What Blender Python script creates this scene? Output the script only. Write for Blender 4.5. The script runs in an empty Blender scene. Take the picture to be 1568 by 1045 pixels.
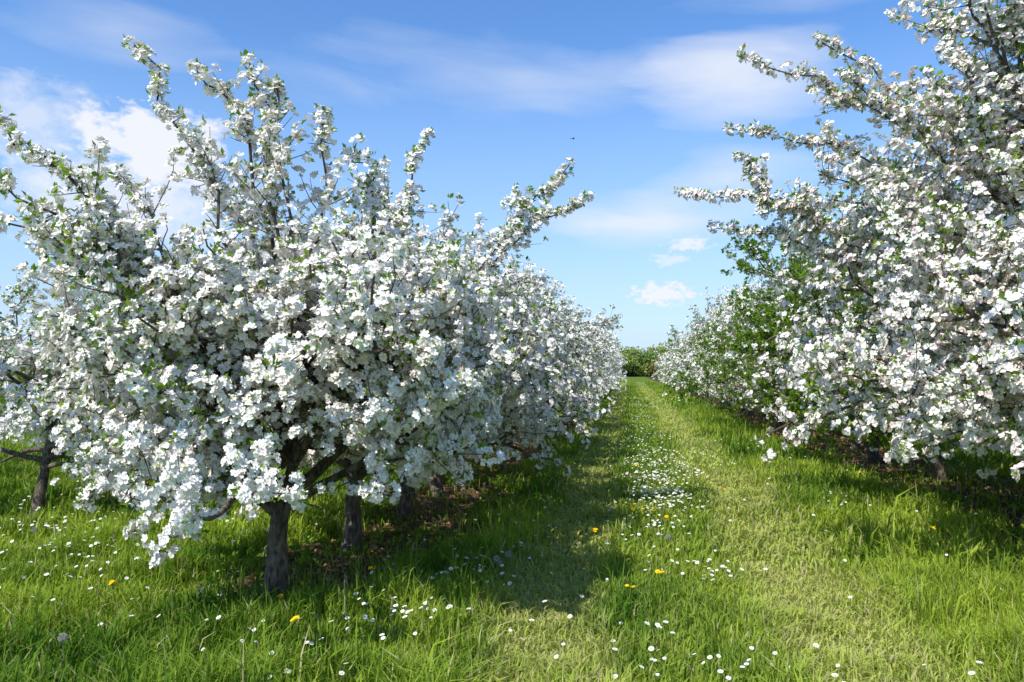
import bpy, math, time
import numpy as np
T0=time.time()
scene=bpy.context.scene
def norm(a): return a/np.maximum(np.linalg.norm(a,axis=-1,keepdims=True),1e-9)

def vnoise(x,y,s,seed):
    rg=np.random.default_rng(seed); T=rg.random((256,256))
    x=np.asarray(x)/s+500; y=np.asarray(y)/s+500
    xi=np.floor(x).astype(int); yi=np.floor(y).astype(int); fx=x-xi; fy=y-yi
    fx=fx*fx*(3-2*fx); fy=fy*fy*(3-2*fy)
    g=lambda i,j:T[i%256,j%256]
    return (g(xi,yi)*(1-fx)+g(xi+1,yi)*fx)*(1-fy)+(g(xi,yi+1)*(1-fx)+g(xi+1,yi+1)*fx)*fy
def gz(x,y):
    x=np.asarray(x,float); y=np.asarray(y,float)
    r=0.07*(vnoise(x,y,3.1,5)-.5)+0.03*(vnoise(x,y,.7,6)-.5)
    tr=np.exp(-((x+.5)/.3)**2)+np.exp(-((x-1.35)/.3)**2)
    return r-0.03*tr

class MB:
    def __init__(s): s.V=[];s.C=[];s.Q=[];s.QM=[];s.T=[];s.TM=[];s.n=0
    def add(s,v,c,q=None,t=None,m=0):
        v=v.reshape(-1,3); c=np.broadcast_to(c,(len(v),3)) if np.ndim(c)==1 else c.reshape(-1,3)
        s.V.append(v.astype(np.float32)); s.C.append(c.astype(np.float32))
        if q is not None and len(q): s.Q.append(q.reshape(-1,4)+s.n); s.QM.append(np.full(len(s.Q[-1]),m))
        if t is not None and len(t): s.T.append(t.reshape(-1,3)+s.n); s.TM.append(np.full(len(s.T[-1]),m))
        s.n+=len(v)
    def mesh(s,name,mats,smooth_m=()):
        me=bpy.data.meshes.new(name)
        V=np.concatenate(s.V); C=np.concatenate(s.C)
        Q=np.concatenate(s.Q) if s.Q else np.zeros((0,4),int); T=np.concatenate(s.T) if s.T else np.zeros((0,3),int)
        M=np.concatenate((s.QM or [])+(s.TM or [])).astype(np.int32)
        loops=np.concatenate([Q.ravel(),T.ravel()]).astype(np.int32)
        st=np.concatenate([np.arange(len(Q))*4,len(Q)*4+np.arange(len(T))*3]).astype(np.int32)
        me.vertices.add(len(V)); me.vertices.foreach_set('co',V.ravel())
        me.loops.add(len(loops)); me.loops.foreach_set('vertex_index',loops)
        me.polygons.add(len(st)); me.polygons.foreach_set('loop_start',st)
        me.polygons.foreach_set('material_index',M)
        sm=np.isin(M,list(smooth_m)); me.polygons.foreach_set('use_smooth',sm)
        me.update(calc_edges=True)
        a=me.color_attributes.new(name='tint',type='FLOAT_COLOR',domain='POINT')
        a.data.foreach_set('color',np.concatenate([C,np.ones((len(C),1),np.float32)],1).ravel())
        for m in mats: me.materials.append(m)
        return me
def obj(name,me,loc=(0,0,0),rz=0,sc=1):
    o=bpy.data.objects.new(name,me); scene.collection.objects.link(o)
    o.location=loc; o.rotation_euler=(0,0,rz); o.scale=(sc,sc,sc) if np.isscalar(sc) else sc
    return o

# ------------------------------------------------------------ materials
def newmat(n):
    m=bpy.data.materials.new(n); m.use_nodes=True; nt=m.node_tree; nt.nodes.clear(); return m,nt
def leafmat(name,transl,rough=.5,spec=.3,tcol=(1,1,1)):
    m,nt=newmat(name); N=nt.nodes; L=nt.links
    out=N.new('ShaderNodeOutputMaterial'); at=N.new('ShaderNodeAttribute'); at.attribute_name='tint'
    if spec>0:
        p=N.new('ShaderNodeBsdfPrincipled'); p.inputs['Roughness'].default_value=rough; p.inputs['Specular IOR Level'].default_value=spec
        L.new(at.outputs['Color'],p.inputs['Base Color'])
    else:
        p=N.new('ShaderNodeBsdfDiffuse'); L.new(at.outputs['Color'],p.inputs['Color'])
    if transl<=0:
        L.new(p.outputs[0],out.inputs[0]); return m
    t=N.new('ShaderNodeBsdfTranslucent'); mx=N.new('ShaderNodeMixShader'); mx.inputs[0].default_value=transl
    mm=N.new('ShaderNodeMix'); mm.data_type='RGBA'; mm.blend_type='MULTIPLY'; mm.inputs[0].default_value=1
    L.new(at.outputs['Color'],mm.inputs[6]); mm.inputs[7].default_value=(*tcol,1)
    L.new(mm.outputs[2],t.inputs['Color'])
    L.new(p.outputs[0],mx.inputs[1]); L.new(t.outputs[0],mx.inputs[2]); L.new(mx.outputs[0],out.inputs[0])
    return m
M_petal=leafmat('blossom_petal',.15,.6,0)
M_leaf=leafmat('apple_leaf',.38,.5,.3,(1.3,1.3,.6))
M_grass=leafmat('grass_blade',.35,.45,0,(1.3,1.25,.6))
M_flower=leafmat('meadow_flower',0,.7,0)
M_dead=leafmat('dead_leaf',0,.8,0)
def barkmat():
    m,nt=newmat('apple_bark'); N=nt.nodes; L=nt.links
    out=N.new('ShaderNodeOutputMaterial'); p=N.new('ShaderNodeBsdfPrincipled'); p.inputs['Roughness'].default_value=.9
    tc=N.new('ShaderNodeTexCoord'); mp=N.new('ShaderNodeMapping'); mp.inputs['Scale'].default_value=(1,1,.35)
    n=N.new('ShaderNodeTexNoise'); n.inputs['Scale'].default_value=38; n.inputs['Detail'].default_value=4
    n2=N.new('ShaderNodeTexNoise'); n2.inputs['Scale'].default_value=9; n2.inputs['Detail'].default_value=3
    r=N.new('ShaderNodeValToRGB'); e=r.color_ramp.elements
    e[0].position=.35; e[0].color=(.035,.026,.018,1); e[1].position=.68; e[1].color=(.2,.15,.10,1)
    r2=N.new('ShaderNodeValToRGB'); e=r2.color_ramp.elements; e[0].position=.56; e[0].color=(0,0,0,1); e[1].position=.66; e[1].color=(1,1,1,1)
    mx=N.new('ShaderNodeMix'); mx.data_type='RGBA'; mx.inputs[7].default_value=(.26,.23,.17,1)
    mul=N.new('ShaderNodeMath'); mul.operation='MULTIPLY'; mul.inputs[1].default_value=.5
    b=N.new('ShaderNodeBump'); b.inputs['Strength'].default_value=.9; b.inputs['Distance'].default_value=.02
    L.new(tc.outputs['Object'],mp.inputs[0]); L.new(mp.outputs[0],n.inputs[0]); L.new(tc.outputs['Object'],n2.inputs[0])
    L.new(n.outputs[0],r.inputs[0]); L.new(n2.outputs[0],r2.inputs[0]); L.new(r2.outputs[0],mul.inputs[0]); L.new(mul.outputs[0],mx.inputs[0])
    L.new(r.outputs[0],mx.inputs[6]); L.new(mx.outputs[2],p.inputs['Base Color']); L.new(n.outputs[0],b.inputs['Height'])
    L.new(b.outputs[0],p.inputs['Normal']); L.new(p.outputs[0],out.inputs[0]); return m
M_bark=barkmat()

# ------------------------------------------------------------ geometry helpers
def tubes(mb,P,R,k,m,col=(.1,.08,.06)):
    B,n,_=P.shape
    T=np.gradient(P,axis=1); T=norm(T)
    ref=np.zeros_like(T); ref[...,0]=.31; ref[...,1]=.82; ref[...,2]=.2
    a=norm(np.cross(T,ref)); b=np.cross(T,a)
    th=np.arange(k)*2*np.pi/k
    V=P[:,:,None,:]+R[:,:,None,None]*(np.cos(th)[None,None,:,None]*a[:,:,None,:]+np.sin(th)[None,None,:,None]*b[:,:,None,:])
    i=np.arange(B)[:,None,None]*n*k; j=np.arange(n-1)[None,:,None]*k; c=np.arange(k)[None,None,:]; c2=(c+1)%k
    q=np.stack([i+j+c,i+j+c2,i+j+k+c2,i+j+k+c],-1)
    mb.add(V,np.array(col),q=q,m=m)
def grow(P0,D0,L,n,wob,trop,rg):
    D=norm(D0); pts=[P0]; L=np.asarray(L)
    trop=np.broadcast_to(trop,(len(P0),))
    for i in range(n-1):
        D=D+wob*rg.standard_normal(D.shape); D[:,2]+=trop; D=norm(D)
        pts.append(pts[-1]+D*(L/(n-1))[:,None])
    return np.stack(pts,1)
def samp(P,i,t):
    n=P.shape[1]; f=t*(n-1); k=np.minimum(f.astype(int),n-2); fr=(f-k)[:,None]
    a=P[i,k]; b=P[i,k+1]; return a*(1-fr)+b*fr, norm(b-a)
def flowers(mb,C,N,r,cup,col,hi,m,mc=None):
    M=len(C); rg=np.random.default_rng(M)
    a=norm(np.cross(N,rg.standard_normal((M,3)))); b=np.cross(N,a)
    th=rg.random(M)[:,None]*6.28+np.arange(5)*2*np.pi/5+rg.normal(0,.1,(M,5))
    ct=np.cos(th)[...,None]; s=np.sin(th)[...,None]
    rho=ct*a[:,None]+s*b[:,None]; tau=-s*a[:,None]+ct*b[:,None]; Nn=N[:,None]
    rr=(r[:,None]*rg.uniform(.85,1.15,(M,5)))[...,None]; cu=cup[:,None,None]+rg.normal(0,.12,(M,5,1)); C_=C[:,None]
    mk=lambda p,t,h: C_+rr*(p*rho+t*tau+h*Nn)
    if hi:
        V=np.stack([mk(.08,0,0),mk(.55,-.41,cu*.35),mk(1.0,-.25,cu),mk(1.0,.25,cu*1.05),mk(.55,.41,cu*.4)],2)
        base=np.arange(M*5)[:,None]*5
        mb.add(V,np.repeat(col,25,0),q=base+np.array([[1,2,3,4]]),t=base+np.array([[0,1,4]]),m=m)
    else:
        V=np.stack([mk(.05,0,0),mk(.72,-.48,cu*.5),mk(1.08,0,cu),mk(.72,.48,cu*.6)],2)
        base=np.arange(M*5)[:,None]*4
        mb.add(V,np.repeat(col,20,0),q=base+np.array([[0,1,2,3]]),m=m)
    if mc is not None and hi:
        cc=C+N*(r*.12)[:,None]; q=(r*.17)[:,None]
        V=np.stack([cc+a*q,cc+b*q,cc-a*q,cc-b*q],1)
        mb.add(V,np.array([.7,.62,.2]),q=np.arange(M)[:,None]*4+np.arange(4)[None],m=mc)
def leaves(mb,P,D,L,col,rg,m):
    M=len(P); D=norm(D); s=norm(np.cross(D,rg.standard_normal((M,3)))); n=np.cross(D,s); L=L[:,None]
    V=np.stack([P,P+D*L*.5+s*L*.27+n*L*.12,P+D*L-n*L*.1,P+D*L*.5-s*L*.27+n*L*.12],1)
    b=np.arange(M)[:,None]*4
    mb.add(V,np.repeat(col,4,0),t=np.concatenate([b+[[0,2,1]],b+[[0,3,2]]]),m=m)

def make_tree(name,seed,H,R,th,ns=9,n2=9,n3=6,hi=False,sp=.06,nf=6,fr=.024,leaf=2.2,shoots=(),bloom=1.0,tr=.095,zmin=.6,up=2.2,droop=.10,pink=.5):
    rg=np.random.default_rng(seed); mb=MB()
    lean=rg.normal(0,.05,2)
    n=12; z=np.linspace(-.08,H*.6,n); tp=np.stack([lean[0]*z+.03*np.sin(z*3+seed)+.02*np.sin(z*9),lean[1]*z+.03*np.cos(z*2.3+seed)-.03,z],1)[None]
    rad=tr*(1.0-.78*np.clip(z/(H*.6),0,1)**.8); rad[0]*=1.35; rad[1]*=1.08
    tubes(mb,tp,rad[None],12,0)
    zs=np.concatenate([np.linspace(th,th*1.5,ns//2+1),np.linspace(th*1.6,H*.55,ns-ns//2-1)])
    az=np.arange(ns)*2.4+rg.random()*6+rg.normal(0,.2,ns)
    el=np.radians(np.concatenate([rg.uniform(16,40,ns//2+1),rg.uniform(28,64,ns-ns//2-1)]))
    P0,_=samp(tp,np.zeros(ns,int),(zs+.08)/(H*.6+.08))
    D0=np.stack([np.cos(az)*np.cos(el),np.sin(az)*np.cos(el),np.sin(el)],1)
    low=el<np.radians(42)
    L1=np.where(low,R*1.05,np.minimum(R*1.0,(H-zs)*.85))*rg.uniform(.85,1.1,ns)
    S=grow(P0,D0,L1,9,.15,np.where(low,-.01,-.01),rg)
    r1=tr*.5*np.linspace(1,.25,9)[None]*rg.uniform(.8,1.1,(ns,1)); tubes(mb,S,r1,7,0)
    i2=np.repeat(np.arange(ns),n2); t2=np.tile(np.linspace(.22,1,n2),ns)+rg.normal(0,.03,ns*n2); t2=np.clip(t2,.1,1)
    p2,d2=samp(S,i2,t2)
    pr=rg.standard_normal(p2.shape); pr-=d2*(pr*d2).sum(1,keepdims=True); pr=norm(pr)
    out=norm(p2-np.array([0,0,H*.45]))
    D2=norm(d2*.35+pr*.85+out*.45); L2=R*.52*rg.uniform(.6,1.15,len(p2))*(1.1-.35*t2)
    S2=grow(p2,D2,L2,7,.16,np.where(p2[:,2]<H*.33,-droop,.04),rg)
    k=S2[:,-1,2]>zmin*.95; S2,L2=S2[k],L2[k]
    tubes(mb,S2,.015*np.linspace(1,.35,7)[None]*np.ones((len(S2),1)),5 if hi else 4,0)
    nu=int(ns*up); iu=rg.integers(0,len(S2),nu); pu,du=samp(S2,iu,rg.uniform(.3,1,nu)); k=pu[:,2]>H*.5; pu,du=pu[k],du[k]
    U=grow(pu,norm(du*.5+rg.normal(0,.35,pu.shape)+np.array([0,0,1.0])),rg.uniform(.25,.8,len(pu))*H/3.6,7,.1,.03,rg)
    i3=np.repeat(np.arange(len(S2)),n3); t3=rg.uniform(.15,1,len(i3)); p3,d3=samp(S2,i3,t3)
    pr=rg.standard_normal(p3.shape); pr-=d3*(pr*d3).sum(1,keepdims=True); pr=norm(pr)
    L3=rg.uniform(.18,.52,len(p3))*R/1.7
    S3=grow(p3,norm(d3*.6+pr*.8+np.array([0,0,.12])),L3,5,.18,np.where(p3[:,2]<H*.3,-droop,.06),rg)
    k=S3[:,-1,2]>zmin; S3,L3=S3[k],L3[k]
    tubes(mb,S3,.0055*np.linspace(1,.4,5)[None]*np.ones((len(S3),1)),3,0)
    sets=[(S3,L3,0.0,sp,0),(S2,L2,.25,sp*1.2,0)]
    if len(U):
        tubes(mb,U,.008*np.linspace(1,.35,7)[None]*np.ones((len(U),1)),4,0)
        sets.append((U,np.full(len(U),.5*H/3.6),.0,sp*.8,1))
    for cps in shoots:
        c=np.array(cps,float); a,b,t=c
        tt=np.linspace(0,1,6)[:,None]; seg1=a*(1-tt)**2+2*(1-tt)*tt*((a+b)/2+np.array([0,0,-.1]))+b*tt**2
        seg1[1:-1]+=rg.normal(0,.03,(4,3))
        seg2=b*(1-tt)+t*tt; seg2[1:-1]+=rg.normal(0,.035,(4,3))
        pl=np.concatenate([seg1,seg2[1:]])[None]
        tubes(mb,pl,np.linspace(.015,.005,11)[None],5,0)
        Ls=np.linalg.norm(t-b); La=np.linalg.norm(b-a); L=Ls+La
        sets.append((pl,np.array([2*Ls]),.5,.034,1)); sets.append((pl,np.array([L]),.12,.055,1))
        ks=int(Ls/.11)+2; ts=rg.uniform(.5,.95,ks); kb=int(La/.05); ts=np.concatenate([ts,rg.uniform(.12,.55,kb)])
        Lk=np.concatenate([rg.uniform(.03,.12,ks),rg.uniform(.12,.42,kb)]); pp,dd=samp(pl,np.zeros(ks+kb,int),ts)
        pr=norm(rg.standard_normal(pp.shape))
        SS=grow(pp,norm(dd*.7+pr*.9+np.array([0,0,.2])),Lk,4,.1,.05,rg)
        tubes(mb,SS,.005*np.linspace(1,.4,4)[None]*np.ones((ks+kb,1)),3,0); sets.append((SS,Lk,.1,.055,1))
    CP=[];CD=[];CS=[]
    for P,L,t0,s,fl in sets:
        cnt=np.maximum(1,(L*(1-t0)/s)).astype(int); idx=np.repeat(np.arange(len(P)),cnt)
        t=rg.uniform(t0,1,len(idx)); first=np.cumsum(cnt)-cnt; t[first]=1.0
        p,d=samp(P,idx,t); CP.append(p); CD.append(d); CS.append(np.full(len(p),fl))
    CP=np.concatenate(CP); CD=np.concatenate(CD); CS=np.concatenate(CS)
    # crown interior thinned for speed and darkness, and small gaps remain between bough masses
    q=CP-np.array([0,0,H*.5]); e=np.sqrt((q[:,0]/R)**2+(q[:,1]/R)**2+(q[:,2]/(H*.48))**2)
    gap=vnoise(CP[:,0]+.6*CP[:,2],CP[:,1]-.8*CP[:,2],.28,seed+9)
    k=(CP[:,2]>zmin*rg.uniform(.85,1.2,len(CP)))|((CS==1)&(CP[:,2]>.42)); k&=rg.random(len(CP))<np.clip((e-.2)/.4,.08,1)*np.clip(gap*3-.05+CS,.25,1)
    CP=CP[k]; CD=CD[k]; CS=CS[k]; Mc=len(CP)
    w=norm(rg.standard_normal(CP.shape)); w-=CD*(w*CD).sum(1,keepdims=True)*.6; w[:,2]+=.3; w=norm(w)
    Pc=CP+w*.018
    crown=norm(CP-np.array([0,0,H*.42]))
    pat=vnoise(CP[:,0]*1.0+CP[:,2]*.7,CP[:,1]+CP[:,2]*.5,.45,seed+3)
    blo=(rg.random(Mc)<bloom*(.98-.5*np.clip(pat-.55,0,1)))
    cf=np.where(blo)[0]; fi=np.repeat(cf,nf); fi=fi[rg.random(len(fi))<np.where(CS[fi]==1,.85,.94)]
    u=norm(w[fi]*.8+crown[fi]*.45+rg.standard_normal((len(fi),3))*.65)
    size=rg.uniform(.8,1.2,Mc)[fi]*np.where(CS[fi]==1,.88,1)
    C=Pc[fi]+u*(.042*size*fr/.025)[:,None]*rg.uniform(.7,1.15,(len(fi),1))
    Nf=norm(u+crown[fi]*.5+rg.normal(0,.28,u.shape)+np.array([0,0,.22]))
    r=fr*rg.uniform(.78,1.18,len(fi)); cup=rg.uniform(-.05,.5,len(fi))
    g=rg.uniform(.94,1.0,(len(fi),1)); pk=(rg.random((len(fi),1))**2.5)*pink*rg.random((Mc,1))[fi]
    col=np.array([.98,.95,.88])*g*(1-pk)+np.array([.95,.68,.69])*pk
    flowers(mb,C,Nf,r,cup,col,hi,1,2)
    nl=np.full(Mc,float(leaf)); nl[~blo]*=2.0; nl*=(.4+1.3*pat); cnt=rg.poisson(nl); li=np.repeat(np.arange(Mc),cnt)
    dl=norm(w[li]*.9+rg.standard_normal((len(li),3))*.7+crown[li]*.4+np.array([0,0,.25]))
    tt=rg.random((len(li),1)); base=np.array([.12,.25,.02])*(1-tt)+np.array([.34,.48,.05])*tt
    ls=max(1,fr/.024*.85)
    leaves(mb,Pc[li]+dl*.022*ls,dl,ls*rg.uniform(.033,.062,len(li)),base*rg.uniform(.7,1.1,(len(li),1)),rg,3)
    me=mb.mesh(name,[M_bark,M_petal,M_flower,M_leaf],(0,))
    print(name,'clusters',Mc,'verts',len(me.vertices),round(time.time()-T0,1))
    return me

def rel(o,pts): return [tuple(np.array(p)-np.array([o[0],o[1],0])) for p in pts]
# ------------------------------------------------------------ the trees
o1=(-2.5,5.48)
sh1=[[(-2.6,5.3,1.6),(-2.66,4.87,2.83),(-3.23,4.79,3.81)],
 [(-2.45,5.4,1.7),(-2.33,5.12,2.95),(-2.57,5.09,3.78)],
 [(-2.45,5.3,2.3),(-2.57,5.09,3.36),(-2.94,5.03,3.74)],
 [(-2.4,5.3,2.3),(-2.44,5.10,3.2),(-2.40,5.10,3.62)],
 [(-2.4,5.4,1.8),(-2.13,5.35,2.8),(-2.14,5.35,3.49)],
 [(-2.6,5.3,1.4),(-3.2,4.39,2.66),(-3.78,4.31,3.2)],
 [(-2.6,5.3,1.3),(-3.15,4.4,2.45),(-3.9,4.29,2.86)],
 [(-2.6,5.3,1.2),(-3.25,4.37,2.3),(-3.85,4.3,2.58)],
 [(-2.5,5.2,1.0),(-2.63,4.6,.98),(-2.83,4.54,.5)],
 [(-2.6,5.2,1.1),(-3.05,4.5,1.15),(-3.31,4.48,.84)],
 [(-2.6,5.2,1.2),(-2.9,4.5,1.7),(-3.2,4.2,1.9)],[(-2.6,5.2,1.1),(-2.7,4.5,1.5),(-2.8,4.1,1.6)],
 [(-2.6,5.3,1.2),(-3.2,4.7,1.7),(-3.6,4.5,2.0)],[(-2.6,5.3,1.1),(-3.2,4.7,1.3),(-3.65,4.6,1.35)],
 [(-2.3,5.3,1.2),(-2.1,4.7,1.6),(-2.0,4.4,1.7)],[(-2.4,5.2,1.4),(-2.4,4.6,2.1),(-2.5,4.4,2.5)],[(-2.3,5.2,1.4),(-2.1,4.8,2.1),(-1.9,4.7,2.5)],
 [(-2.6,5.2,1.5),(-2.9,4.7,2.1),(-3.1,4.6,2.5)],
 [(-2.5,5.2,1.0),(-2.75,4.7,1.05),(-3.05,4.6,.65)]]
t_hero=make_tree('apple_tree_mesh_a',11,2.95,1.52,.60,ns=15,n2=12,n3=7,hi=True,sp=.045,nf=7,fr=.023,leaf=1.5,up=.5,zmin=.80,droop=.06,shoots=[rel(o1,s) for s in sh1])
o2=(-2.53,7.2)
sh2=[[(-2.3,6.9,2.0),(-1.85,6.35,2.95),(-1.64,6.33,3.62)],[(-2.4,6.6,2.0),(-1.9,5.8,2.9),(-1.98,5.6,3.36)]]
t_2=make_tree('apple_tree_mesh_b',23,3.1,1.6,.68,ns=14,n2=10,n3=6,sp=.052,nf=6,fr=.0255,leaf=1.8,up=1.0,zmin=.62,droop=.07,shoots=[rel(o2,s) for s in sh2])
o3=(-2.55,8.93)
sh3=[[(-2.3,8.8,2.1),(-1.18,8.4,3.22),(-.6,8.5,3.93)],[(-2.3,8.8,2.1),(-1.1,8.4,3.15),(-.42,8.55,3.6)]]
t_3=make_tree('apple_tree_mesh_c',37,3.3,1.65,.7,ns=12,n2=9,n3=6,sp=.064,nf=6,fr=.0285,leaf=2,up=1.2,zmin=.55,shoots=[rel(o3,s) for s in sh3])
t_4=make_tree('apple_tree_mesh_d',41,3.5,1.7,.7,ns=12,n2=8,n3=6,sp=.088,nf=5,fr=.034,up=1.6,zmin=.5)
t_5=make_tree('apple_tree_mesh_e',59,3.6,1.7,.7,ns=12,n2=8,n3=6,sp=.092,nf=5,fr=.034,leaf=3.4,up=1.6,zmin=.5)
t_lo=make_tree('apple_tree_mesh_l',61,3.5,1.75,.7,ns=10,n2=6,n3=4,sp=.105,nf=3,fr=.054,leaf=1.5,up=2)
t_lg=make_tree('apple_tree_mesh_m',63,4.1,2.0,.8,ns=10,n2=6,n3=4,sp=.115,nf=3,fr=.054,leaf=5,bloom=.7,up=2,zmin=.6)
r1=(4.5,7.4)
shr1=[[(3.8,7.7,3.0),(2.24,7.9,4.25),(1.09,7.74,4.74)],[(3.8,7.9,2.8),(2.2,8.4,3.95),(1.02,8.24,4.16)],
 [(3.8,7.7,3.2),(2.7,8.0,4.3),(1.8,7.85,4.87)],[(4.0,7.6,3.0),(3.0,7.5,4.3),(2.6,7.45,5.1)],
 [(3.8,7.6,2.8),(2.6,7.6,3.9),(1.9,7.3,4.35)],[(3.8,7.6,2.6),(2.6,7.7,3.4),(1.9,7.8,3.7)],
 [(4.0,7.4,3.0),(3.3,7.0,4.3),(2.9,6.8,4.9)],[(4.0,7.4,2.6),(2.9,7.0,3.7),(2.4,6.8,4.1)],[(4.0,7.6,2.4),(2.8,7.6,3.0),(2.2,7.5,3.2)],
 [(4.2,7.4,3.2),(3.6,6.9,4.5),(3.4,6.7,5.3)],[(4.0,7.4,2.2),(2.9,7.0,2.8),(2.5,6.8,3.0)],
 [(4.1,7.4,3.2),(3.5,7.3,4.3),(3.1,7.2,4.7)],[(4.1,7.4,3.3),(3.8,7.2,4.6),(3.7,7.0,5.2)],[(4.0,7.5,2.9),(3.1,7.6,3.9),(2.5,7.6,4.3)]]
t_r1=make_tree('apple_tree_mesh_f',67,5.5,2.5,.95,ns=23,n2=12,n3=7,sp=.064,nf=6,fr=.026,leaf=2.6,shoots=[rel(r1,s) for s in shr1],tr=.12,zmin=.9,up=2,droop=.07,pink=1.1)
r2=(4.65,10.1)
shr2=[[(3.6,9.8,2.6),(1.89,9.37,3.55),(.57,9.2,3.72)],[(3.6,9.8,2.8),(1.6,9.3,3.65),(1.23,9.27,4.13)],[(3.6,9.8,2.6),(1.9,9.5,3.2),(.95,9.4,3.35)]]
t_r2=make_tree('apple_tree_mesh_g',71,4.9,2.4,.95,ns=18,n2=10,n3=6,sp=.076,nf=6,fr=.0285,leaf=3.8,shoots=[rel(r2,s) for s in shr2],tr=.11,zmin=.72,up=1.6,droop=.09,pink=1.1)
t_r3=make_tree('apple_tree_mesh_h',83,4.4,2.3,.85,ns=14,n2=9,n3=6,sp=.09,nf=5,fr=.033,leaf=5,tr=.1,zmin=.62,up=1.8,droop=.1,pink=.9)
t_gr=make_tree('apple_tree_mesh_i',97,4.5,2.35,.85,ns=14,n2=9,n3=6,sp=.085,nf=5,fr=.031,tr=.1,zmin=.6,leaf=11,bloom=.28,up=2,droop=.1)

rg=np.random.default_rng(7)
trees=[]
def plant(me,x,y,rz=0,sc=1.0):
    trees.append((x,y)); obj('apple_tree',me,(x,y,float(gz(x,y))),rz,sc)
plant(t_hero,*o1); plant(t_2,*o2); plant(t_3,*o3)
y=10.65; i=0
while y<76:
    me_=[t_4,t_5,t_4][i%3] if y<26 else t_lo
    plant(me_,-2.55+rg.normal(0,.06),y,rg.random()*6.28,rg.uniform(.93,1.04)*(1+.002*y)); y+=(1.8 if y<26 else 2.4)+rg.normal(0,.1); i+=1
plant(t_r1,*r1); plant(t_r2,*r2)
plant(t_r3,4.65,4.8,2.0,1.0)
plant(t_gr,4.5,12.66,.7,.92)
plant(t_gr,4.3,15.1,2.1,1.03)
plant(t_r3,4.7,17.5,3.0,.9)
plant(t_gr,4.3,20.0,4.4,.97)
plant(t_r3,4.6,22.5,4.9,.92)
y=25; i=0
while y<76:
    plant([t_lg,t_lo][i%2] if y>30 else t_r3,4.5+rg.normal(0,.08),y,rg.random()*6.28,rg.uniform(.88,1)*(1.15 if (i%2==1 and y>30) else 1)); y+=2.5+rg.normal(0,.12); i+=1
for x0,ys,ye,st in((-6.7,8.3,66,2.6),(-11.0,9,50,3.4),(8.9,8,46,3.4),(13.1,11,46,5)):
    y=ys;i=0
    while y<ye:
        m=([t_5,t_gr] if x0<0 else [t_r3,t_gr])[i%2] if (x0>-8 and x0<9.5 and y<14) else [t_lg,t_lo][i%2]
        plant(m,x0+rg.normal(0,.1),y,rg.random()*6.28,rg.uniform(.70,.80) if x0<0 else rg.uniform(.9,1)); y+=st+rg.normal(0,.15); i+=1
print('trees',len(trees),round(time.time()-T0,1))

# ------------------------------------------------------------ ground sheet
def axis(lo,hi,fine_lo,fine_hi,step,growf=1.18):
    a=list(np.arange(fine_lo,fine_hi,step)); s=step; x=a[-1]
    while x<hi: s*=growf; x+=s; a.append(x)
    s=step; x=fine_lo; pre=[]
    while x>lo: s*=growf; x-=s; pre.append(x)
    return np.array(pre[::-1]+a)
gx=axis(-900,900,-9,9,.14); gy=axis(-60,1500,1,26,.16)
X,Y=np.meshgrid(gx,gy); Z=gz(X,Y); mb=MB()
nx,ny=len(gx),len(gy); q=(np.arange(ny-1)[:,None]*nx+np.arange(nx-1)[None])[...,None]+np.array([0,1,nx+1,nx])
mb.add(np.stack([X,Y,Z],-1),np.array([.1,.2,.03]),q=q,m=0)
m,nt=newmat('meadow_ground'); N=nt.nodes; L=nt.links
out=N.new('ShaderNodeOutputMaterial'); p=N.new('ShaderNodeBsdfPrincipled'); p.inputs['Roughness'].default_value=.95; p.inputs['Specular IOR Level'].default_value=.1
tc=N.new('ShaderNodeTexCoord'); n1=N.new('ShaderNodeTexNoise'); n1.inputs['Scale'].default_value=.9; n1.inputs['Detail'].default_value=6
n2=N.new('ShaderNodeTexNoise'); n2.inputs['Scale'].default_value=28; n2.inputs['Detail'].default_value=4
L.new(tc.outputs['Object'],n1.inputs[0]); L.new(tc.outputs['Object'],n2.inputs[0])
ra=N.new('ShaderNodeValToRGB'); e=ra.color_ramp.elements; e[0].position=.3; e[0].color=(.05,.10,.01,1); e[1].position=.75; e[1].color=(.21,.29,.035,1); L.new(n2.outputs[0],ra.inputs[0])
rs=N.new('ShaderNodeValToRGB'); e=rs.color_ramp.elements; e[0].position=.3; e[0].color=(.045,.028,.016,1); e[1].position=.75; e[1].color=(.18,.11,.06,1); L.new(n2.outputs[0],rs.inputs[0])
sx=N.new('ShaderNodeSeparateXYZ'); L.new(tc.outputs['Object'],sx.inputs[0])
def mth(op,a,b=None,c=None,clamp=False):
    nd=N.new('ShaderNodeMath'); nd.operation=op; nd.use_clamp=clamp
    for i,v in enumerate((a,b,c)):
        if v is None: continue
        if isinstance(v,(int,float)): nd.inputs[i].default_value=v
        else: L.new(v,nd.inputs[i])
    return nd.outputs[0]
strip=None
STR=((-2.3,.92),(4.6,1.15),(-6.7,.6),(-11,.6),(8.9,.9),(13.1,.9))
for xc,w in STR:
    d=mth('ABSOLUTE',mth('SUBTRACT',sx.outputs[0],xc)); v=mth('SUBTRACT',w,d)
    strip=v if strip is None else mth('MAXIMUM',strip,v)
strip=mth('MINIMUM',strip,mth('MULTIPLY',mth('SUBTRACT',sx.outputs[1],5.2),.7))
nn=mth('MULTIPLY',mth('SUBTRACT',n1.outputs[0],.5),1.6)
fac=mth('MULTIPLY',mth('ADD',strip,nn),4,clamp=True)
mx=N.new('ShaderNodeMix'); mx.data_type='RGBA'; L.new(fac,mx.inputs[0]); L.new(ra.outputs[0],mx.inputs[6]); L.new(rs.outputs[0],mx.inputs[7])
b=N.new('ShaderNodeBump'); b.inputs['Strength'].default_value=.7; b.inputs['Distance'].default_value=.03; L.new(n2.outputs[0],b.inputs['Height'])
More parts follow.
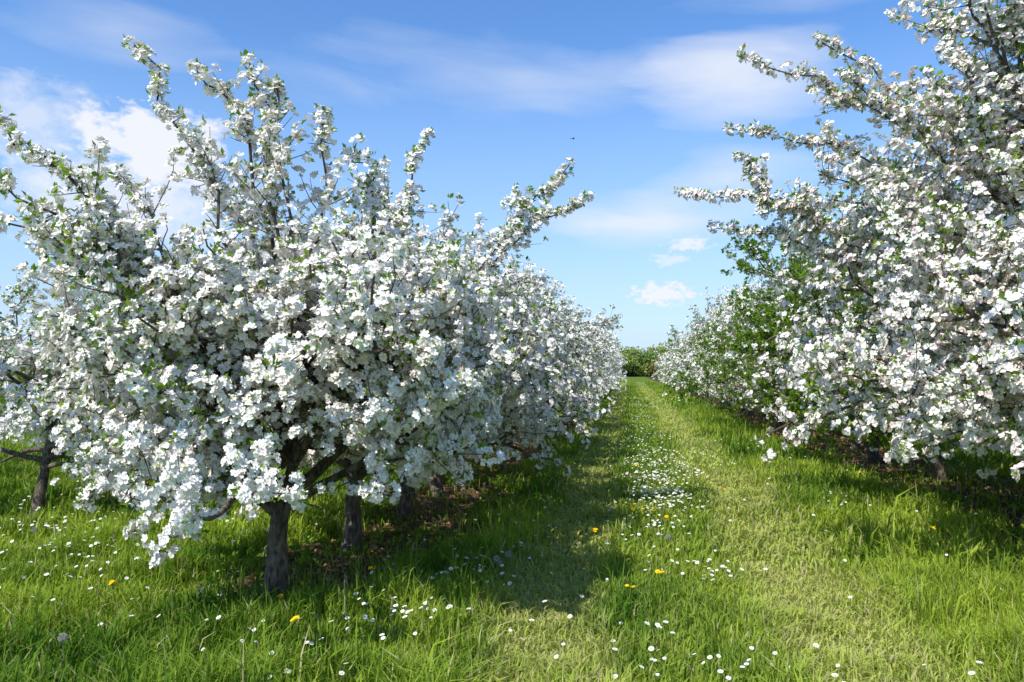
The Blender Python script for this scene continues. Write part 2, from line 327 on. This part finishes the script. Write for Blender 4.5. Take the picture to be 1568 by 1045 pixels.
L.new(mx.outputs[2],p.inputs['Base Color']); L.new(b.outputs[0],p.inputs['Normal']); L.new(p.outputs[0],out.inputs[0])
obj('ground',mb.mesh('ground',[m],(0,)))

# ------------------------------------------------------------ grass
def soil(x,y):
    s=np.full(np.shape(x),-9.)
    for xc,w in STR: s=np.maximum(s,w-np.abs(x-xc))
    s=np.minimum(s,(y-5.2)*.7)
    return np.clip((s+1.3*(vnoise(x,y,.8,12)-.5))*3,0,1)
mb=MB(); rg=np.random.default_rng(3)
for (y0,y1,dens,w,hi,xl) in((2.6,7,3000,.005,True,99),(7,14,1050,.0085,True,99),(14,35,210,.02,False,18),(35,100,45,.045,False,10)):
    a=lambda y:-.95*y-1.5
    bfn=lambda y:.55*y+2.0
    W=bfn(y1)-a(y1); W=min(W,2*xl); n=int((y1-y0)*W*dens)
    y=rg.uniform(y0,y1,n); x=rg.uniform(max(a(y1),-xl),min(bfn(y1),xl),n)
    k=(x>a(y))&(x<bfn(y)); x,y=x[k],y[k]
    so=soil(x,y); k=rg.random(len(x))>so*.90; x,y,so=x[k],y[k],so[k]
    trk=np.maximum(np.exp(-((x+.5+.25*(vnoise(y,y*0,2,3)-.5))/.38)**4),np.exp(-((x-1.4-.25*(vnoise(y,y*0,3,8)-.5))/.48)**4))
    trk=trk*np.clip(.4+1.1*vnoise(x,y,.4,77),0,1)
    mid=np.exp(-((x-.42)/.45)**4)
    tall=np.clip(vnoise(x,y,.55,20)*.8+vnoise(x,y,.2,21)*.7-.3,0,1)
    verge=np.clip(1-trk-mid,0,1); 
    h=.065*trk+.1*mid+verge*(.08+.22*tall); h*=rg.uniform(.5,1.3,len(x)); h*=1-.35*so
    st=(rg.random(len(x))<.035)*(verge>.5); h=np.where(st,h*1.8,h)
    ll=rg.random(len(x))*6.28; ld=np.stack([np.cos(ll),np.sin(ll),np.zeros(len(x))],1)
    lean=rg.uniform(.1,.95,len(x))+.35*trk
    sd=np.stack([-np.sin(ll+rg.normal(0,.7,len(x))),np.cos(ll),np.zeros(len(x))],1)
    B=np.stack([x,y,gz(x,y)-.004],1); ww=(w*rg.uniform(.6,1.4,len(x)))[:,None]*sd
    H=h[:,None]; ln=lean[:,None]*ld
    mid_p=B+H*(np.array([0,0,.6])+ln*.25); tip=B+H*(np.array([0,0,1.0])-np.array([0,0,.25])*lean[:,None]+ln*.85)
    t=np.clip(.42+.95*(vnoise(x,y,1.3,30)-.5)+.65*(vnoise(x,y,.3,31)-.5)+rg.normal(0,.2,len(x)),0,1)[:,None]
    dark=np.array([.08,.19,.018]); lite=np.array([.38,.49,.055]); col=dark*(1-t)+lite*t
    ty=np.clip(trk*.85+.2*mid*rg.random(len(x))+rg.normal(0,.12,len(x)),0,1)[:,None]
    col=col*(1-ty)+np.array([.56,.60,.16])*ty
    dry=(rg.random(len(x))<(.05+.22*trk))[:,None]; col=np.where(dry,np.array([.62,.56,.28])*rg.uniform(.6,1,(len(x),1)),col)
    n=len(x)
    if hi:
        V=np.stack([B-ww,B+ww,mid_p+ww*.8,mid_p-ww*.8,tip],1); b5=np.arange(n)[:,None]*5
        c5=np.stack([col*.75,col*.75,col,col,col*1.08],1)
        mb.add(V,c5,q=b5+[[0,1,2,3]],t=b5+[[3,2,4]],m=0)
    else:
        V=np.stack([B-ww,B+ww,tip],1); mb.add(V,np.repeat(col,3,0),t=np.arange(n)[:,None]*3+[[0,1,2]],m=0)
n=9000; y=rg.uniform(2.6,14,n); x=rg.uniform(-14,9,n); k=(x>-y-2.5)&(x<.62*y+2.5)&(vnoise(x,y,.5,44)>.55)&((x<-1.1)|(x>2.0)); x,y=x[k],y[k]; n=len(x)
k5=rg.integers(3,7,n); ii=np.repeat(np.arange(n),k5); P=np.stack([x,y,gz(x,y)+.03],1)[ii]
th=rg.random(len(ii))*6.28; D=np.stack([np.cos(th),np.sin(th),rg.uniform(.4,1.6,len(ii))],1)
t=rg.random((len(ii),1)); leaves(mb,P,D,rg.uniform(.04,.09,len(ii)),np.array([.09,.2,.02])*(1-t)+np.array([.28,.42,.05])*t,rg,0)
obj('grass',mb.mesh('grass',[M_grass]))
print('grass verts',mb.n,round(time.time()-T0,1))

mb=MB(); n=26000; y=rg.uniform(3,34,n)**1; xc=rg.choice([-2.3,4.6,-6.7],n); x=xc+rg.normal(0,.65,n)*np.where(xc>0,1.3,1); k=soil(x,y)>.25; x,y=x[k],y[k]; n=len(x)
th=rg.random(n)*6.28; D=np.stack([np.cos(th),np.sin(th),rg.normal(0,.25,n)],1); t=rg.random((n,1))
leaves(mb,np.stack([x,y,gz(x,y)+.015],1),D,rg.uniform(.035,.075,n),np.array([.18,.09,.04])*(1-t)+np.array([.5,.31,.18])*t,rg,0)
obj('leaf_litter',mb.mesh('leaf_litter',[M_dead]))

# ------------------------------------------------------------ meadow flowers
def daisy(mb,x,y,h,r,rg,petc,cenc,npet=9,cr=.36,dome=.25):
    n=len(x); B=np.stack([x,y,gz(x,y)],1); top=B+np.stack([rg.normal(0,.015,n),rg.normal(0,.015,n),h],1)
    tubes(mb,np.stack([B,(B+top)/2+.004,top],1),np.full((n,3),.0014),3,0,(.1,.2,.03))
    N=norm(np.stack([rg.normal(-.1,.3,n),rg.normal(-.25,.3,n),np.ones(n)],1)); a=norm(np.cross(N,[[.2,1,.1]])); b=np.cross(N,a)
    th=np.arange(npet)*2*np.pi/npet; 
    rho=np.cos(th)[None,:,None]*a[:,None]+np.sin(th)[None,:,None]*b[:,None]; tau=-np.sin(th)[None,:,None]*a[:,None]+np.cos(th)[None,:,None]*b[:,None]
    rr=r[:,None,None]; c=top[:,None]; Nn=N[:,None]
    V=np.stack([c+rr*(.2*rho),c+rr*(.75*rho-.26*tau+.08*Nn),c+rr*(rho+.15*Nn),c+rr*(.75*rho+.26*tau+.08*Nn)],2)
    mb.add(V,np.array(petc),q=np.arange(n*npet)[:,None]*4+np.arange(4),m=0)
    th=np.arange(6)*np.pi/3; ring=top[:,None]+r[:,None,None]*(cr*(np.cos(th)[None,:,None]*a[:,None]+np.sin(th)[None,:,None]*b[:,None])+.06*N[:,None])
    V=np.concatenate([ring,(top+N*(r*dome)[:,None])[:,None]],1); b7=np.arange(n)[:,None]*7
    mb.add(V,np.array(cenc),t=np.concatenate([b7+[[i,(i+1)%6,6]] for i in range(6)]),m=0)
mb=MB()
cl=[(.3,8.6,.25,.7,50),(.45,10.3,.22,.6,190),(.4,12.0,.26,.9,230),(.5,14.2,.3,1.0,130),(1.0,12.8,.18,.6,60),(.42,17,.3,2,110),(.5,6.5,.2,.15,34),(-1.39,4.85,.22,.16,34),(-1.25,6.0,.3,.3,46),(.14,4.5,.3,.18,18),(-.2,5.1,.4,.4,8),
 (-5.7,7.3,.7,.3,90),(-4.8,6.2,.5,.25,60),(-5.2,9,1.2,.8,90),(.6,4.6,.3,.3,10),(-1.8,4.3,.3,.2,18),(-3.3,4.6,.5,.3,22),(-4.2,5.4,.5,.3,30),(2.4,9.6,.3,.3,12),(-.9,8,.4,.8,20),(.4,24,.35,4,110),(.4,34,.4,6,110)]
xs=[];ys=[]
for cx,cy,sx_,sy_,n in cl: xs.append(rg.normal(cx,sx_,n)); ys.append(rg.normal(cy,sy_,n))
n=420; xs.append(rg.uniform(-9,6,n)); ys.append(rg.uniform(4,18,n))
x=np.concatenate(xs); y=np.concatenate(ys); k=y>3.6; x,y=x[k],y[k]
daisy(mb,x,y,rg.uniform(.08,.15,len(x))+.06*(np.abs(x-.4)>.8),rg.uniform(.011,.019,len(x)),rg,(.88,.86,.85),(.72,.5,.04))
obj('daisies',mb.mesh('daisies',[M_flower]))
mb=MB(); D=[(-1.9,5.77),(-2.28,5.02),(.17,8.95),(.06,8.9),(.25,8.8),(.39,8.45),(-.02,9.2),(3.4,12.5),(-4.4,7.4),(-.01,5.6),(.22,6.0),(1.2,10.6),(.1,13),(-3.9,8.1),(.9,15),(-.3,7.7),(-1.2,11),(-2.0,4.6),(2.9,8.2),(-3.6,5.2),(-5.4,8.6),(-1.5,7.1),(2.2,13.5)]
D=np.array(D); nn_=len(D)
for q_ in range(3): daisy(mb,D[:,0],D[:,1],np.full(nn_,.17)+.004*q_,np.full(nn_,.025-.005*q_),rg,(.85,.55,.02),(.85,.48,.01),npet=14,cr=.5,dome=.4)
obj('dandelions',mb.mesh('dandelions',[M_flower]))
mb=MB()
for (sx0,sy0,hz) in((-3.1,4.05,.2),(-1.0,6.05,.22),(-.95,6.3,.2),(.35,7.4,.16),(-5.6,6.9,.2)):
    c=np.array([sx0,sy0,float(gz(sx0,sy0))+hz]); tubes(mb,np.array([[[sx0,sy0,0],[sx0+.01,sy0,hz/2],c]]),np.full((1,3),.002),4,0,(.2,.22,.08))
    n=240; d=norm(rg.standard_normal((n,3))); s=norm(np.cross(d,rg.standard_normal((n,3)))); 
    V=np.stack([c+d*.003,c+d*.022+s*.0006,c+d*.022-s*.0006],1); mb.add(V,np.array([.5,.48,.42]),t=np.arange(n)[:,None]*3+[[0,1,2]],m=0)
    s2=np.cross(d,s)
    for aa in (s,s2): 
        V=np.stack([c+d*.019,c+d*.025+aa*.0045,c+d*.0235,c+d*.025-aa*.0045],1); mb.add(V,np.array([.5,.49,.45]),q=np.arange(n)[:,None]*4+np.arange(4),m=0)
obj('dandelion_seed_heads',mb.mesh('dandelion_seed_heads',[M_flower]))

# ------------------------------------------------------------ distant wood
mb=MB(); rg=np.random.default_rng(15)
for i in range(170):
    fx=rg.uniform(-200,150) if i>20 else rg.uniform(-9,9); fy=170+rg.uniform(0,25)+abs(fx)*.05; h=rg.uniform(4.6,6.8); rw=h*.45
    tubes(mb,np.array([[[fx,fy,-.2],[fx+.1,fy,h*.35],[fx,fy,h*.8]]]),np.array([[.22,.16,.05]]),6,0)
    n=700; lob=rg.normal(0,1,(9,3))*np.array([rw*.5,rw*.5,h*.2])+np.array([0,0,h*.5]); li=rg.integers(0,9,n)
    P=lob[li]+norm(rg.standard_normal((n,3)))*rg.uniform(.3,1,(n,1))*h*.22+np.array([fx,fy,0]); P[:,2]=np.maximum(P[:,2],.1)
    tcol=[(.24,.34,.07),(.36,.42,.12),(.42,.38,.16),(.2,.3,.08)][rg.integers(0,4)]
    leaves(mb,P,rg.standard_normal((n,3)),rg.uniform(.6,1.0,n),np.array(tcol)*rg.uniform(.6,1.3,(n,1)),rg,1)
obj('distant_trees',mb.mesh('distant_trees',[M_bark,M_leaf]))

# ------------------------------------------------------------ bird
mb=MB()
P=np.array([[[-.09,0,0],[-.05,0,.0],[0,0,.003],[.05,0,.004],[.075,0,.004],[.09,0,.002]]]); tubes(mb,P,np.array([[.003,.014,.02,.015,.012,.002]]),8,0)
w=np.array([[.03,0,.01],[-.03,0,.01],[-.03,.09,.035],[.02,.08,.035],[-.05,.17,.02], [.03,0,.01],[-.03,0,.01],[-.03,-.09,.035],[.02,-.08,.035],[-.05,-.17,.02],[-.08,0,0],[-.15,.03,0],[-.15,-.03,0]])
mb.add(w,np.array([.03,.03,.04]),q=np.array([[0,1,2,3],[5,6,7,8]]),t=np.array([[3,2,4],[8,7,9],[10,11,12]]),m=0)
m,nt=newmat('bird_feathers'); p=nt.nodes.new('ShaderNodeBsdfPrincipled'); nz=nt.nodes.new('ShaderNodeTexNoise'); rr=nt.nodes.new('ShaderNodeValToRGB'); rr.color_ramp.elements[0].color=(.02,.02,.025,1); rr.color_ramp.elements[1].color=(.06,.06,.07,1)
o_=nt.nodes.new('ShaderNodeOutputMaterial'); nt.links.new(nz.outputs[0],rr.inputs[0]); nt.links.new(rr.outputs[0],p.inputs['Base Color']); nt.links.new(p.outputs[0],o_.inputs[0])
me=mb.mesh('bird',[m]); obj('bird',me,(-2.3,34,11.6),.6)

# ------------------------------------------------------------ sun, sky
az=math.radians(212); el=math.radians(50)
sd=(math.sin(az)*math.cos(el),math.cos(az)*math.cos(el),math.sin(el))
ld=bpy.data.lights.new('sun','SUN'); ld.energy=5.0; ld.angle=math.radians(.5); ld.color=(1,.975,.91)
so=bpy.data.objects.new('sun',ld); scene.collection.objects.link(so)
from mathutils import Vector
so.rotation_euler=Vector(sd).to_track_quat('Z','Y').to_euler()
w=bpy.data.worlds.new('World'); scene.world=w; w.use_nodes=True; nt=w.node_tree; nt.nodes.clear(); N=nt.nodes; L=nt.links
try: w.cycles.sampling_method='NONE'
except Exception as ex: print(ex)
out=N.new('ShaderNodeOutputWorld'); bg=N.new('ShaderNodeBackground'); bg.inputs[1].default_value=.15
sky=N.new('ShaderNodeTexSky'); sky.sky_type='NISHITA'; sky.sun_disc=False; sky.sun_elevation=el; sky.sun_rotation=az; sky.air_density=1.0; sky.dust_density=.1; sky.ozone_density=2.0
hs=N.new('ShaderNodeHueSaturation'); hs.inputs['Hue'].default_value=.507; hs.inputs['Saturation'].default_value=1.25; hs.inputs['Value'].default_value=1.42; L.new(sky.outputs[0],hs.inputs['Color'])
tc=N.new('ShaderNodeTexCoord'); sp=N.new('ShaderNodeSeparateXYZ'); L.new(tc.outputs['Generated'],sp.inputs[0])
A=mth('MULTIPLY',mth('ARCTAN2',sp.outputs[0],sp.outputs[1]),57.2958); E=mth('MULTIPLY',mth('ARCSINE',sp.outputs[2]),57.2958)
cb=N.new('ShaderNodeCombineXYZ'); L.new(A,cb.inputs[0]); L.new(mth('MULTIPLY',E,1.6),cb.inputs[1])
cn=N.new('ShaderNodeTexNoise'); cn.inputs['Scale'].default_value=.45; cn.inputs['Detail'].default_value=6; cn.inputs['Roughness'].default_value=.6; L.new(cb.outputs[0],cn.inputs[0])
cs=N.new('ShaderNodeTexNoise'); cs.inputs['Scale'].default_value=1.5; cs.inputs['Detail'].default_value=5; cs.inputs['Roughness'].default_value=.6; L.new(cb.outputs[0],cs.inputs[0])
cw=N.new('ShaderNodeCombineXYZ'); L.new(mth('MULTIPLY',A,.35),cw.inputs[0]); L.new(mth('ADD',mth('MULTIPLY',E,1.5),mth('MULTIPLY',A,.12)),cw.inputs[1])
wn=N.new('ShaderNodeTexNoise'); wn.inputs['Scale'].default_value=.25; wn.inputs['Detail'].default_value=6; wn.inputs['Roughness'].default_value=.5; wn.inputs['Distortion'].default_value=.3; L.new(cw.outputs[0],wn.inputs[0])
def blob(a0,e0,sa,se,noise,namp,gain,mx_):
    dx=mth('DIVIDE',mth('SUBTRACT',A,a0),sa); dy=mth('DIVIDE',mth('SUBTRACT',E,e0),se)
    d=mth('SQRT',mth('ADD',mth('MULTIPLY',dx,dx),mth('MULTIPLY',dy,dy)))
    v=mth('ADD',mth('SUBTRACT',1.0,d),mth('MULTIPLY',mth('SUBTRACT',noise,.5),namp))
    return mth('MULTIPLY',mth('MULTIPLY',v,gain,clamp=True),mx_)
C_=cn.outputs[0]; W_=wn.outputs[0]; S_=cs.outputs[0]
bl=[blob(-32.5,14.2,5.4,2.9,C_,2.4,2.6,.97),blob(-34,11,10,4,C_,2.0,1.3,.75),blob(-40,15,6,3,C_,2.2,1.2,.6),
    blob(2.4,5.3,2.3,.9,S_,3.0,2.0,1.0),blob(4.2,8.7,1.6,.6,S_,3.0,1.5,.85),blob(2.9,7.7,1.4,.55,S_,3.0,1.4,.6),
    blob(8.3,19.5,8,3.6,W_,1.4,1.2,.75),blob(-8,20.5,18,2.8,W_,2.2,.8,.42),blob(1.5,10.5,9,2.0,W_,1.8,1.2,.7),
    blob(-35,21,7,2.0,W_,1.8,.9,.42),blob(12,24.5,8,1.6,W_,2.0,.9,.35),blob(7,13,6,2.2,W_,1.8,1.0,.55)]
c=bl[0]
for b_ in bl[1:]: c=mth('SUBTRACT',mth('ADD',c,b_),mth('MULTIPLY',c,b_))
hz=mth('MULTIPLY',mth('SUBTRACT',1.0,mth('DIVIDE',E,22.0),clamp=True),.88,clamp=True)
mh=N.new('ShaderNodeMix'); mh.data_type='RGBA'; L.new(hz,mh.inputs[0]); L.new(hs.outputs[0],mh.inputs[6]); mh.inputs[7].default_value=(2.8,4.05,6.1,1)
mx=N.new('ShaderNodeMix'); mx.data_type='RGBA'; L.new(c,mx.inputs[0]); L.new(mh.outputs[2],mx.inputs[6]); mx.inputs[7].default_value=(6.0,6.2,6.7,1)
L.new(mx.outputs[2],bg.inputs[0]); L.new(bg.outputs[0],out.inputs[0])

# ------------------------------------------------------------ camera
cd=bpy.data.cameras.new('camera'); cd.lens=28; cd.sensor_width=36; cd.clip_end=4000; cd.clip_start=.05
co=bpy.data.objects.new('camera',cd); scene.collection.objects.link(co); co.location=(0,0,1.7); co.rotation_euler=(math.radians(92),0,math.radians(8.3)); scene.camera=co
scene.view_settings.view_transform='Standard'; scene.view_settings.look='None'; scene.view_settings.exposure=0
print('done',round(time.time()-T0,1))
